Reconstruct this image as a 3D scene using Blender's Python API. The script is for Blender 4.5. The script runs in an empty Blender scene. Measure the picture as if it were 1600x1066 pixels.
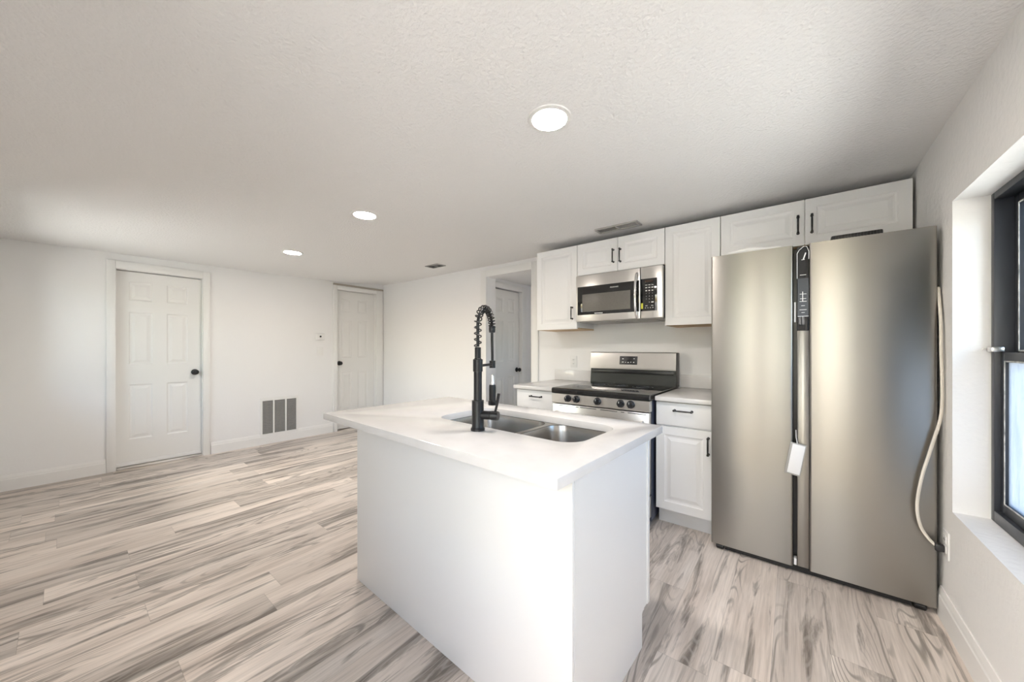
import bpy, bmesh, math, random
from mathutils import Matrix, Vector
R = math.radians
random.seed(7)
SC = bpy.context.scene
COL = SC.collection

# ------------------------------------------------------------------ camera
cam_d = bpy.data.cameras.new('camera')
cam = bpy.data.objects.new('camera', cam_d)
COL.objects.link(cam)
cam.location = (0, 0, 1.22)
cam.rotation_euler = (R(90), 0, math.atan(440 / 556))
cam_d.sensor_width = 36
cam_d.lens = 36 * 556 / 1600
cam_d.shift_y = 12 / 1600
cam_d.clip_start = 0.02
SC.camera = cam

# ------------------------------------------------------------------ world, daylight, exposure
W = bpy.data.worlds.new('world')
SC.world = W
W.use_nodes = True
wn = W.node_tree.nodes
wl = W.node_tree.links
wn.clear()
w_out = wn.new('ShaderNodeOutputWorld')
w_bg = wn.new('ShaderNodeBackground')
w_sky = wn.new('ShaderNodeTexSky')
w_sky.sky_type = 'NISHITA'
w_sky.sun_disc = False
w_sky.sun_elevation = R(42)
w_sky.sun_rotation = R(200)
w_sky.dust_density = 2.5
w_bg.inputs['Strength'].default_value = 1.2
wl.new(w_sky.outputs[0], w_bg.inputs['Color'])
wl.new(w_bg.outputs[0], w_out.inputs[0])
LAMP_STRENGTH = 165.0
SC.view_settings.view_transform = 'Standard'
SC.view_settings.look = 'None'
SC.view_settings.gamma = 1
SC.view_settings.use_curve_mapping = False
SC.view_settings.exposure = 0.50

sun_d = bpy.data.lights.new('sun', 'SUN')
sun_d.energy = 20.0
sun_d.angle = R(1)
sun_d.color = (1.0, 0.965, 0.945)
sun = bpy.data.objects.new('sun', sun_d)
COL.objects.link(sun)
sun.rotation_euler = Vector((0.16, -0.16, -1.0)).to_track_quat('-Z', 'Y').to_euler()   # from behind the house, over the roof

def portal(loc, rot, sx, sy):
    d = bpy.data.lights.new('daylight_portal', 'AREA')
    d.shape = 'RECTANGLE'
    d.size = sx
    d.size_y = sy
    d.cycles.is_portal = True
    o = bpy.data.objects.new('daylight_portal', d)
    o.location = loc
    o.rotation_euler = rot
    COL.objects.link(o)
portal((0.74, 1.73, 1.19), (0, R(90), 0), 1.33, 1.26)          # right window
portal((-0.215, -0.52, 1.31), (R(90), 0, 0), 1.37, 1.62)      # windows behind the camera
portal((-4.35, -0.52, 1.40), (R(90), 0, 0), 1.2, 1.1)  # portal of the added fill window

# ------------------------------------------------------------------ materials
def mat(name, col, rough=0.5, metal=0.0, spec=0.5, bump=None, aniso=0.0, coat=0.0, emit=None, var=None):
    m = bpy.data.materials.new(name)
    m.use_nodes = True
    nt = m.node_tree
    b = nt.nodes['Principled BSDF']
    b.inputs['Base Color'].default_value = (*col, 1)
    b.inputs['Roughness'].default_value = rough
    b.inputs['Metallic'].default_value = metal
    b.inputs['Specular IOR Level'].default_value = spec
    b.inputs['Coat Weight'].default_value = coat
    if emit:
        b.inputs['Emission Color'].default_value = (*emit[0], 1)
        b.inputs['Emission Strength'].default_value = emit[1]
    if aniso:
        b.inputs['Anisotropic'].default_value = aniso
        t = nt.nodes.new('ShaderNodeTangent')
        t.direction_type = 'RADIAL'
        t.axis = 'Z'
        b.inputs['Anisotropic Rotation'].default_value = ANISO_ROT
        nt.links.new(t.outputs[0], b.inputs['Tangent'])
    if bump:
        sc, st, dist = bump
        tc = nt.nodes.new('ShaderNodeTexCoord')
        n = nt.nodes.new('ShaderNodeTexNoise')
        n.inputs['Scale'].default_value = sc
        n.inputs['Detail'].default_value = 3
        bp = nt.nodes.new('ShaderNodeBump')
        bp.inputs['Strength'].default_value = st
        bp.inputs['Distance'].default_value = dist
        nt.links.new(tc.outputs['Object'], n.inputs['Vector'])
        nt.links.new(n.outputs['Fac'], bp.inputs['Height'])
        nt.links.new(bp.outputs[0], b.inputs['Normal'])
    if var:
        sc, c2, stretch = var
        tc = nt.nodes.new('ShaderNodeTexCoord')
        mp = nt.nodes.new('ShaderNodeMapping')
        mp.inputs['Scale'].default_value = stretch
        n = nt.nodes.new('ShaderNodeTexNoise')
        n.inputs['Scale'].default_value = sc
        n.inputs['Detail'].default_value = 4
        rp = nt.nodes.new('ShaderNodeValToRGB')
        rp.color_ramp.elements[0].color = (*col, 1)
        rp.color_ramp.elements[1].color = (*c2, 1)
        rp.color_ramp.elements[0].position = 0.35
        rp.color_ramp.elements[1].position = 0.7
        nt.links.new(tc.outputs['Object'], mp.inputs['Vector'])
        nt.links.new(mp.outputs[0], n.inputs['Vector'])
        nt.links.new(n.outputs['Fac'], rp.inputs['Fac'])
        nt.links.new(rp.outputs[0], b.inputs['Base Color'])
    return m

ANISO_ROT = 0.25
M = {}
M['wall'] = mat('wall_paint', (0.89, 0.882, 0.868), 0.75, spec=0.25, bump=(55, 0.12, 0.004))
M['wall_rough'] = mat('knockdown_wall_paint', (0.89, 0.88, 0.86), 0.7, spec=0.3, bump=(38, 0.45, 0.006))
M['ceiling'] = mat('ceiling_texture', (0.88, 0.872, 0.86), 0.85, spec=0.2, bump=(75, 0.65, 0.007))
M['trim'] = mat('trim_paint', (0.87, 0.86, 0.835), 0.42, spec=0.4)
M['door'] = mat('door_paint', (0.85, 0.84, 0.81), 0.45, spec=0.4)
M['oldtrim'] = mat('old_trim', (0.42, 0.38, 0.32), 0.6)
M['cab'] = mat('cabinet_lacquer', (0.88, 0.875, 0.86), 0.35, spec=0.45)
M['raw'] = mat('raw_birch', (0.66, 0.47, 0.28), 0.6, var=(9, (0.55, 0.37, 0.2), (1, 8, 1)))
M['island'] = mat('island_paint', (0.86, 0.855, 0.84), 0.5, spec=0.35, bump=(40, 0.05, 0.003))
M['quartz'] = mat('white_quartz', (0.75, 0.73, 0.71), 0.16, spec=0.5, var=(14, (0.715, 0.695, 0.67), (1, 1, 1)))
M['steel'] = mat('brushed_steel', (0.35, 0.335, 0.31), 0.30, 1.0, aniso=0.85)
M['steel2'] = mat('smooth_steel', (0.70, 0.68, 0.65), 0.30, 1.0, aniso=0.5)
M['sinksteel'] = mat('sink_steel', (0.42, 0.395, 0.36), 0.27, 1.0)
M['chrome'] = mat('chrome', (0.85, 0.85, 0.85), 0.08, 1.0)
M['black'] = mat('matte_black', (0.008, 0.008, 0.009), 0.30, 0.0, spec=0.5)
M['blackglass'] = mat('black_glass', (0.012, 0.012, 0.012), 0.05, spec=0.6, coat=0.3)
M['blackplastic'] = mat('black_plastic', (0.022, 0.022, 0.024), 0.3)
M['darkgrey'] = mat('dark_grey_enamel', (0.06, 0.065, 0.075), 0.4)
M['bluefilm'] = mat('range_side_enamel', (0.05, 0.06, 0.10), 0.3)
M['mesh'] = mat('oven_screen', (0.16, 0.15, 0.13), 0.35, var=(60, (0.13, 0.12, 0.105), (1, 1, 6)))
M['white'] = mat('white_plastic', (0.85, 0.84, 0.82), 0.4)
M['cord'] = mat('cream_cord', (0.78, 0.73, 0.64), 0.5)
M['paper'] = mat('white_paper', (0.9, 0.9, 0.9), 0.6)
M['foam'] = mat('white_foam', (0.88, 0.87, 0.84), 0.9)
M['legend'] = mat('printed_legend', (0.85, 0.85, 0.83), 0.5)
M['display'] = mat('dark_display', (0.05, 0.032, 0.025), 0.15)
M['yellow'] = mat('yellow_sticker', (0.75, 0.72, 0.08), 0.5)
M['bronze'] = mat('dark_window_metal', (0.035, 0.04, 0.05), 0.35, 0.0, spec=0.5)
M['ventgrey'] = mat('vent_grey', (0.42, 0.41, 0.39), 0.5)
M['ventdark'] = mat('vent_dark', (0.11, 0.105, 0.10), 0.8)
M['caulk'] = mat('grubby_sealant', (0.75, 0.75, 0.73), 0.7, var=(30, (0.3, 0.3, 0.3), (1, 1, 1)))
M['lamp'] = mat('lamp_diffuser', (0.9, 0.9, 0.9), 0.5, emit=((1.0, 0.92, 0.855), LAMP_STRENGTH))
M['leaf'] = mat('leaf', (0.10, 0.20, 0.045), 0.6, var=(3, (0.20, 0.30, 0.08), (1, 1, 1)))
M['bark'] = mat('bark', (0.13, 0.09, 0.06), 0.9, bump=(20, 0.6, 0.02))
M['grass'] = mat('outdoor_ground', (0.40, 0.385, 0.35), 0.95, var=(2.0, (0.48, 0.455, 0.42), (1, 1, 1)))

def glass_mat(name, tint, haze=0.0):
    m = bpy.data.materials.new(name)
    m.use_nodes = True
    nt = m.node_tree
    nt.nodes.clear()
    out = nt.nodes.new('ShaderNodeOutputMaterial')
    tr = nt.nodes.new('ShaderNodeBsdfTransparent')
    tr.inputs[0].default_value = (*tint, 1)
    gl = nt.nodes.new('ShaderNodeBsdfGlossy')
    gl.inputs['Roughness'].default_value = 0.03
    lw = nt.nodes.new('ShaderNodeLayerWeight')
    lw.inputs['Blend'].default_value = 0.15
    mx = nt.nodes.new('ShaderNodeMixShader')
    nt.links.new(lw.outputs['Fresnel'], mx.inputs[0])
    nt.links.new(tr.outputs[0], mx.inputs[1])
    nt.links.new(gl.outputs[0], mx.inputs[2])
    last = mx
    if haze:
        tl = nt.nodes.new('ShaderNodeBsdfTranslucent')
        tl.inputs[0].default_value = (0.40, 0.43, 0.46, 1)
        tc = nt.nodes.new('ShaderNodeTexCoord')
        mp = nt.nodes.new('ShaderNodeMapping')
        mp.inputs['Scale'].default_value = (1, 9, 1.5)
        n = nt.nodes.new('ShaderNodeTexNoise')
        n.inputs['Scale'].default_value = 4
        n.inputs['Detail'].default_value = 5
        mr = nt.nodes.new('ShaderNodeMapRange')
        mr.inputs['From Min'].default_value = 0.3
        mr.inputs['From Max'].default_value = 0.7
        mr.inputs['To Min'].default_value = haze - 0.12
        mr.inputs['To Max'].default_value = min(1, haze + 0.15)
        m2 = nt.nodes.new('ShaderNodeMixShader')
        nt.links.new(tc.outputs['Object'], mp.inputs[0])
        nt.links.new(mp.outputs[0], n.inputs['Vector'])
        nt.links.new(n.outputs['Fac'], mr.inputs['Value'])
        nt.links.new(mr.outputs[0], m2.inputs[0])
        nt.links.new(mx.outputs[0], m2.inputs[1])
        nt.links.new(tl.outputs[0], m2.inputs[2])
        last = m2
    nt.links.new(last.outputs[0], out.inputs[0])
    return m
M['pane'] = glass_mat('clear_glass', (0.93, 0.96, 0.95))
M['tinted'] = glass_mat('tinted_glass', (0.87, 0.87, 0.855))  # tint added to dim the daylight coming through window_2
M['frosted'] = glass_mat('frosted_glass', (0.93, 0.95, 0.96), 0.88)

def floor_mat():
    m = bpy.data.materials.new('grey_oak_planks')
    m.use_nodes = True
    nt = m.node_tree
    N = nt.nodes
    L = nt.links
    b = N['Principled BSDF']
    geo = N.new('ShaderNodeNewGeometry')
    sep = N.new('ShaderNodeSeparateXYZ')
    L.new(geo.outputs['Position'], sep.inputs[0])
    def math_(op, a, c=None, d=None):
        n = N.new('ShaderNodeMath')
        n.operation = op
        for i, v in enumerate((a, c, d)):
            if v is None:
                continue
            if isinstance(v, (int, float)):
                n.inputs[i].default_value = v
            else:
                L.new(v, n.inputs[i])
        return n.outputs[0]
    X, Y = sep.outputs[0], sep.outputs[1]
    u = math_('MULTIPLY_ADD', X, 1 / 0.182, 40.37)
    row = math_('FLOOR', u)
    fu = math_('FRACT', u)
    w1 = N.new('ShaderNodeTexWhiteNoise')
    w1.noise_dimensions = '1D'
    L.new(row, w1.inputs['W'])
    v = math_('ADD', math_('MULTIPLY', Y, 1 / 1.22), math_('MULTIPLY', w1.outputs['Value'], 7.3))
    pl = math_('FLOOR', v)
    fv = math_('FRACT', v)
    cmb = N.new('ShaderNodeCombineXYZ')
    L.new(row, cmb.inputs[0])
    L.new(pl, cmb.inputs[1])
    w2 = N.new('ShaderNodeTexWhiteNoise')
    w2.noise_dimensions = '2D'
    L.new(cmb.outputs[0], w2.inputs['Vector'])
    rnd = w2.outputs['Value']
    def noise(sx, sy, zoff, detail, rough=0.55, dist=0.0):
        c = N.new('ShaderNodeCombineXYZ')
        L.new(math_('MULTIPLY', X, sx), c.inputs[0])
        L.new(math_('MULTIPLY', Y, sy), c.inputs[1])
        L.new(math_('MULTIPLY_ADD', rnd, 60.0, zoff), c.inputs[2])
        n = N.new('ShaderNodeTexNoise')
        n.inputs['Scale'].default_value = 1
        n.inputs['Detail'].default_value = detail
        n.inputs['Roughness'].default_value = rough
        n.inputs['Distortion'].default_value = dist
        L.new(c.outputs[0], n.inputs['Vector'])
        return n.outputs['Fac']
    def ramp(fac, stops):
        r = N.new('ShaderNodeValToRGB')
        e = r.color_ramp.elements
        e[0].position, e[0].color = stops[0][0], (*stops[0][1], 1)
        e[1].position, e[1].color = stops[-1][0], (*stops[-1][1], 1)
        for p, c in stops[1:-1]:
            x = e.new(p)
            x.color = (*c, 1)
        L.new(fac, r.inputs[0])
        return r.outputs[0]
    def mix(fac, a, c, mode='MIX'):
        n = N.new('ShaderNodeMix')
        n.data_type = 'RGBA'
        n.blend_type = mode
        for sock, val in ((n.inputs[0], fac), (n.inputs[6], a), (n.inputs[7], c)):
            if isinstance(val, (int, float)):
                sock.default_value = val
            elif isinstance(val, tuple):
                sock.default_value = (*val, 1)
            else:
                L.new(val, sock)
        return n.outputs[2]
    base = ramp(noise(9, 0.9, 0, 4), [(0.3, (0.56, 0.49, 0.435)), (0.5, (0.70, 0.63, 0.57)), (0.7, (0.79, 0.725, 0.665))])
    tone = ramp(rnd, [(0.0, (0.80, 0.80, 0.80)), (1.0, (1.10, 1.09, 1.08))])
    base = mix(1.0, base, tone, 'MULTIPLY')
    fine = ramp(noise(110, 3.5, 5, 3, 0.7), [(0.25, (0.74, 0.73, 0.72)), (0.65, (1.06, 1.06, 1.06))])
    base = mix(0.85, base, fine, 'MULTIPLY')
    # dark mineral streaks
    st = noise(13, 1.25, 11, 6, 0.62, 0.7)
    sm = ramp(st, [(0.525, (0, 0, 0)), (0.585, (0.6, 0.6, 0.6)), (0.66, (1, 1, 1))])
    base = mix(math_('MULTIPLY', sm, 0.85), base, (0.11, 0.092, 0.078))
    # cathedral figure: contour rings of a stretched noise, strongest where the streaks are
    cn = noise(7.0, 1.0, 23, 1.2, 0.4, 0.12)
    ring = math_('SINE', math_('MULTIPLY', cn, 135.0))
    ringm = ramp(ring, [(0.45, (0, 0, 0)), (0.98, (1, 1, 1))])
    cmask = ramp(noise(5, 0.9, 37, 2), [(0.50, (0, 0, 0)), (0.62, (1, 1, 1))])
    base = mix(math_('MULTIPLY', math_('MULTIPLY', ringm, cmask), 0.7), base, (0.17, 0.15, 0.13))
    hi = math_('MULTIPLY', math_('MULTIPLY', ringm, sm), 0.28)
    base = mix(hi, base, (0.62, 0.58, 0.53))
    # seams
    eu = math_('MINIMUM', fu, math_('SUBTRACT', 1.0, fu))
    ev = math_('MINIMUM', fv, math_('SUBTRACT', 1.0, fv))
    seam = math_('MAXIMUM', math_('LESS_THAN', eu, 0.006), math_('LESS_THAN', ev, 0.0010))
    base = mix(math_('MULTIPLY', seam, 0.28), base, (0.16, 0.14, 0.12))
    L.new(base, b.inputs['Base Color'])
    b.inputs['Roughness'].default_value = 0.42
    b.inputs['Specular IOR Level'].default_value = 0.35
    bp = N.new('ShaderNodeBump')
    bp.inputs['Strength'].default_value = 0.15
    bp.inputs['Distance'].default_value = 0.002
    L.new(math_('SUBTRACT', noise(110, 3.5, 5, 3, 0.7), seam), bp.inputs['Height'])
    L.new(bp.outputs[0], b.inputs['Normal'])
    return m
M['floor'] = floor_mat()

# ------------------------------------------------------------------ helpers
def new():
    return bmesh.new()

def box(bm, x0, x1, y0, y1, z0, z1, bev=0.0, seg=2, mtx=None):
    vs = [bm.verts.new((x, y, z)) for x in (x0, x1) for y in (y0, y1) for z in (z0, z1)]
    idx = [(0, 1, 3, 2), (4, 6, 7, 5), (0, 4, 5, 1), (2, 3, 7, 6), (0, 2, 6, 4), (1, 5, 7, 3)]
    fs = [bm.faces.new([vs[i] for i in f]) for f in idx]
    if mtx:
        bmesh.ops.transform(bm, matrix=mtx, verts=vs)
    if bev > 0:
        es = list({e for f in fs for e in f.edges})
        bmesh.ops.bevel(bm, geom=es, offset=bev, segments=seg, profile=0.5, affect='EDGES')
    return bm

def tube(bm, pts, r, seg=12, cap=True, flat=1.0):
    pts = [Vector(p) for p in pts]
    rs = r if isinstance(r, (list, tuple)) else [r] * len(pts)
    rings = []
    t0 = (pts[1] - pts[0]).normalized()
    n = t0.orthogonal().normalized()
    for i, p in enumerate(pts):
        a = pts[max(i - 1, 0)]
        c = pts[min(i + 1, len(pts) - 1)]
        t = (c - a).normalized()
        n = (n - t * n.dot(t)).normalized()
        bn = t.cross(n)
        rings.append([bm.verts.new(p + (n * math.cos(k * 2 * math.pi / seg) * flat + bn * math.sin(k * 2 * math.pi / seg)) * rs[i]) for k in range(seg)])
    for i in range(len(rings) - 1):
        for k in range(seg):
            bm.faces.new((rings[i][k], rings[i][(k + 1) % seg], rings[i + 1][(k + 1) % seg], rings[i + 1][k]))
    if cap:
        bm.faces.new(rings[0][::-1])
        bm.faces.new(rings[-1])
    return bm

def lathe(bm, prof, mtx=None, seg=28):
    """prof: list of (radius, z) turned around local z, then moved by mtx."""
    rings = []
    allv = []
    for r, z in prof:
        if r < 1e-6:
            v = [bm.verts.new((0, 0, z))]
        else:
            v = [bm.verts.new((r * math.cos(k * 2 * math.pi / seg), r * math.sin(k * 2 * math.pi / seg), z)) for k in range(seg)]
        rings.append(v)
        allv += v
    for a, c in zip(rings, rings[1:]):
        if len(a) == 1 and len(c) == 1:
            continue
        for k in range(seg):
            if len(a) == 1:
                bm.faces.new((a[0], c[(k + 1) % seg], c[k]))
            elif len(c) == 1:
                bm.faces.new((a[k], a[(k + 1) % seg], c[0]))
            else:
                bm.faces.new((a[k], a[(k + 1) % seg], c[(k + 1) % seg], c[k]))
    if mtx:
        bmesh.ops.transform(bm, matrix=mtx, verts=allv)
    return bm

def prism(bm, poly, axis, a0, a1):
    """extrude polygon (list of 2-d points) along axis ('x','y','z') from a0 to a1."""
    def P(p, a):
        return {'x': (a, p[0], p[1]), 'y': (p[0], a, p[1]), 'z': (p[0], p[1], a)}[axis]
    A = [bm.verts.new(P(p, a0)) for p in poly]
    B = [bm.verts.new(P(p, a1)) for p in poly]
    n = len(poly)
    bm.faces.new(A)
    bm.faces.new(B[::-1])
    for i in range(n):
        bm.faces.new((A[i], B[i], B[(i + 1) % n], A[(i + 1) % n]))
    return bm

def rrect(x0, x1, y0, y1, r, n=8):
    pts = []
    for cx, cy, a in ((x1 - r, y1 - r, 0), (x0 + r, y1 - r, 90), (x0 + r, y0 + r, 180), (x1 - r, y0 + r, 270)):
        for k in range(n + 1):
            t = R(a + 90 * k / n)
            pts.append((cx + r * math.cos(t), cy + r * math.sin(t)))
    return pts

def plate_with_holes(bm, outer, holes, z0, z1):
    edges = []
    for loop in [outer] + holes:
        vs = [bm.verts.new((p[0], p[1], z0)) for p in loop]
        edges += [bm.edges.new((vs[i], vs[(i + 1) % len(vs)])) for i in range(len(vs))]
    r = bmesh.ops.triangle_fill(bm, use_beauty=True, use_dissolve=False, edges=edges)
    fs = [g for g in r['geom'] if isinstance(g, bmesh.types.BMFace)]
    ex = bmesh.ops.extrude_face_region(bm, geom=fs, use_keep_orig=True)
    vs = [g for g in ex['geom'] if isinstance(g, bmesh.types.BMVert)]
    bmesh.ops.translate(bm, vec=(0, 0, z1 - z0), verts=vs)
    return bm

def panelled(bm, w, h, t, xs, zs, cells, prof, ease=0.003):
    """slab 0..w by 0..h, front at y=0 facing -y, back at y=t; the grid cells listed carry the nested profile."""
    xs = [0.0] + xs + [w]
    zs = [0.0] + zs + [h]
    cache = {}
    def V(x, y, z):
        k = (round(x, 5), round(y, 5), round(z, 5))
        if k not in cache:
            cache[k] = bm.verts.new((x, y, z))
        return cache[k]
    for i in range(len(xs) - 1):
        for j in range(len(zs) - 1):
            a, b_, c, d = xs[i], xs[i + 1], zs[j], zs[j + 1]
            def loop(ins, dep):
                return [V(a + ins, dep, c + ins), V(b_ - ins, dep, c + ins), V(b_ - ins, dep, d - ins), V(a + ins, dep, d - ins)]
            if (i, j) in cells:
                prev = loop(0, 0)
                for ins, dep in prof:
                    cur = loop(ins, dep)
                    for k in range(4):
                        bm.faces.new((prev[k], prev[(k + 1) % 4], cur[(k + 1) % 4], cur[k]))
                    prev = cur
                bm.faces.new(prev)
            else:
                bm.faces.new(loop(0, 0))
    # sides and back
    per = [(x, zs[0]) for x in xs] + [(xs[-1], z) for z in zs[1:]] + [(x, zs[-1]) for x in xs[-2::-1]] + [(xs[0], z) for z in zs[-2:0:-1]]
    f = [V(x, 0, z) for x, z in per]
    k_ = [V(x, t, z) for x, z in per]
    n = len(per)
    for i in range(n):
        bm.faces.new((f[i], k_[i], k_[(i + 1) % n], f[(i + 1) % n]))
    bm.faces.new(k_)
    return bm

def obj(name, bm, m, parent=None, loc=None, rot=None, smooth=30, label=None):
    bmesh.ops.recalc_face_normals(bm, faces=bm.faces)
    me = bpy.data.meshes.new(name)
    bm.to_mesh(me)
    bm.free()
    me.materials.append(M[m] if isinstance(m, str) else m)
    if smooth:
        for p in me.polygons:
            p.use_smooth = True
        me.set_sharp_from_angle(angle=R(smooth))
    o = bpy.data.objects.new(name, me)
    COL.objects.link(o)
    if parent:
        o.parent = parent
    if loc:
        o.location = loc
    if rot:
        o.rotation_euler = rot
    if label:
        o['label'] = label
    return o

def tag(o, label, cat, group=None):
    o['label'] = label
    o['category'] = cat
    if group:
        o['group'] = group
    return o

def thing(name, label, cat, loc=(0, 0, 0), rotz=0.0, group=None):
    o = bpy.data.objects.new(name, None)
    o.empty_display_size = 0.1
    COL.objects.link(o)
    o.location = loc
    o.rotation_euler = (0, 0, rotz)
    return tag(o, label, cat, group)

def struct(name, bm, m, parent=None, **kw):
    o = obj(name, bm, m, parent, **kw)
    if not parent:
        o['kind'] = 'structure'
    return o

def copy_tree(o, parent=None):
    c = o.copy()
    COL.objects.link(c)
    if parent:
        c.parent = parent
    for ch in list(o.children):
        copy_tree(ch, c)
    return c

def text_bm(body, size, align='CENTER'):
    cu = bpy.data.curves.new('lettering', 'FONT')
    cu.body = body
    cu.size = size
    cu.align_x = align
    cu.align_y = 'CENTER'
    cu.extrude = 0.0003
    cu.resolution_u = 3
    o = bpy.data.objects.new('lettering', cu)
    COL.objects.link(o)
    dg = bpy.context.evaluated_depsgraph_get()
    me = bpy.data.meshes.new_from_object(o.evaluated_get(dg))
    bpy.data.objects.remove(o)
    bm = new()
    bm.from_mesh(me)
    bpy.data.meshes.remove(me)
    bmesh.ops.rotate(bm, verts=bm.verts, cent=(0, 0, 0), matrix=Matrix.Rotation(R(90), 3, 'X'))
    return bm

def join(bm, other, vec):
    """append other bmesh moved by vec."""
    bmesh.ops.translate(other, vec=vec, verts=other.verts)
    me = bpy.data.meshes.new('tmp')
    other.to_mesh(me)
    other.free()
    bm.from_mesh(me)
    bpy.data.meshes.remove(me)

def wall_grid(bm, a0, a1, z0, z1, holes, t0, t1, axis):
    """wall with rectangular holes. axis 'x': runs along x, thick in y from t0 to t1; axis 'y': runs along y, thick in x."""
    As = sorted({a0, a1} | {h[0] for h in holes} | {h[1] for h in holes})
    Zs = sorted({z0, z1} | {h[2] for h in holes} | {h[3] for h in holes})
    cache = {}
    def V(a, t, z):
        k = (round(a, 5), round(t, 5), round(z, 5))
        if k not in cache:
            cache[k] = bm.verts.new((a, t, z) if axis == 'x' else (t, a, z))
        return cache[k]
    def solid(i, j):
        if i < 0 or j < 0 or i >= len(As) - 1 or j >= len(Zs) - 1:
            return False
        ca, cz = (As[i] + As[i + 1]) / 2, (Zs[j] + Zs[j + 1]) / 2
        return not any(h[0] < ca < h[1] and h[2] < cz < h[3] for h in holes)
    for i in range(len(As) - 1):
        for j in range(len(Zs) - 1):
            if not solid(i, j):
                continue
            a, b_, c, d = As[i], As[i + 1], Zs[j], Zs[j + 1]
            bm.faces.new((V(a, t0, c), V(b_, t0, c), V(b_, t0, d), V(a, t0, d)))
            bm.faces.new((V(a, t1, c), V(a, t1, d), V(b_, t1, d), V(b_, t1, c)))
            if not solid(i - 1, j):
                bm.faces.new((V(a, t0, c), V(a, t0, d), V(a, t1, d), V(a, t1, c)))
            if not solid(i + 1, j):
                bm.faces.new((V(b_, t0, c), V(b_, t1, c), V(b_, t1, d), V(b_, t0, d)))
            if not solid(i, j - 1):
                bm.faces.new((V(a, t0, c), V(a, t1, c), V(b_, t1, c), V(b_, t0, c)))
            if not solid(i, j + 1):
                bm.faces.new((V(a, t0, d), V(b_, t0, d), V(b_, t1, d), V(a, t1, d)))
    return bm

# ------------------------------------------------------------------ room shell
XL, XR, YF, YB = -5.29, 0.532, -0.38, 3.27
CP = [(-5.29, -.4, 2.16), (-5.29, .3, 2.17), (-5.29, 1.3, 2.18), (-5.29, 2.47, 2.203), (-5.29, 3.27, 2.268), (-3.7, 3.27, 2.25),
      (-2.2, 3.27, 2.238), (-1.0, 3.2, 2.225), (.53, 3.2, 2.215), (.53, 2.0, 2.225), (.53, 1.0, 2.268), (.53, -.4, 2.27),
      (-2.5, 1.3, 2.2), (-.8, 1.3, 2.215), (-2.5, -.4, 2.2), (-1.0, -.4, 2.24), (-4, 1.4, 2.19)]
def ceil_z(x, y):
    s = w = 0
    for cx, cy, cz in CP:
        k = 1 / ((x - cx) ** 2 + (y - cy) ** 2 + 0.15) ** 1.6
        s += k * cz
        w += k
    return s / w

bm = new()
box(bm, -6.2, 1.2, -0.5, 4.6, -0.12, 0.0)
struct('floor', bm, 'floor', smooth=0)

bm = new()
NX, NY = 40, 28
grid = [[None] * (NY + 1) for _ in range(NX + 1)]
top = [[None] * (NY + 1) for _ in range(NX + 1)]
for i in range(NX + 1):
    for j in range(NY + 1):
        x = -5.42 + (0.72 + 5.42) * i / NX
        y = -0.50 + (3.44 + 0.50) * j / NY
        grid[i][j] = bm.verts.new((x, y, ceil_z(x, y)))
        top[i][j] = bm.verts.new((x, y, 2.42))
for i in range(NX):
    for j in range(NY):
        bm.faces.new((grid[i][j], grid[i][j + 1], grid[i + 1][j + 1], grid[i + 1][j]))
        bm.faces.new((top[i][j], top[i + 1][j], top[i + 1][j + 1], top[i][j + 1]))
for i in range(NX):
    for j in (0, NY):
        bm.faces.new((grid[i][j], grid[i + 1][j], top[i + 1][j], top[i][j]))
for j in range(NY):
    for i in (0, NX):
        bm.faces.new((grid[i][j], grid[i][j + 1], top[i][j + 1], top[i][j]))
struct('ceiling', bm, 'ceiling', smooth=60)

bm = new()
wall_grid(bm, YF - 0.12, YB, 0, 2.30, [(0.32, 1.0, 0, 2.03), (2.515, 3.15, 0, 2.11)], XL, XL - 0.13, 'y')
struct('wall_left', bm, 'wall', smooth=0)
bm = new()
box(bm, XL - 0.26, XL - 0.131, YF - 0.12, YB + 0.17, 0, 2.30)  # unseen backing added to block light leaking under the left doors
struct('wall_left_light_blocker', bm, 'wall', smooth=0)
bm = new()
wall_grid(bm, XL - 0.13, XR, 0, 2.30, [(-2.99, -2.297, 0, 2.112)], YB, YB + 0.17, 'x')
struct('wall_back', bm, 'wall', smooth=0)
WIN = (1.10, 2.36, 0.522, 1.85)
bm = new()
wall_grid(bm, YF - 0.12, YB + 0.17, 0, 2.32, [WIN], XR, XR + 0.19, 'y')
struct('wall_right', bm, 'wall_rough', smooth=0)
FILL_WIN = (-4.95, -3.75, 0.85, 1.95)  # unseen window, added to brighten the left end of the room
WIN2 = (-0.90, 0.47, 0.50, 2.12)
bm = new()
wall_grid(bm, XL, XR, 0, 2.32, [WIN2, FILL_WIN], YF, YF - 0.12, 'x')
struct('wall_front', bm, 'wall', smooth=0)

bm = new()
box(bm, -5.6, 1.25, -1.75, YF - 0.125, 2.30, 2.42)  # unseen overhang added to keep high sky light off the floor
struct('sky_blocker_eaves', bm, 'trim', smooth=0)

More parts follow.
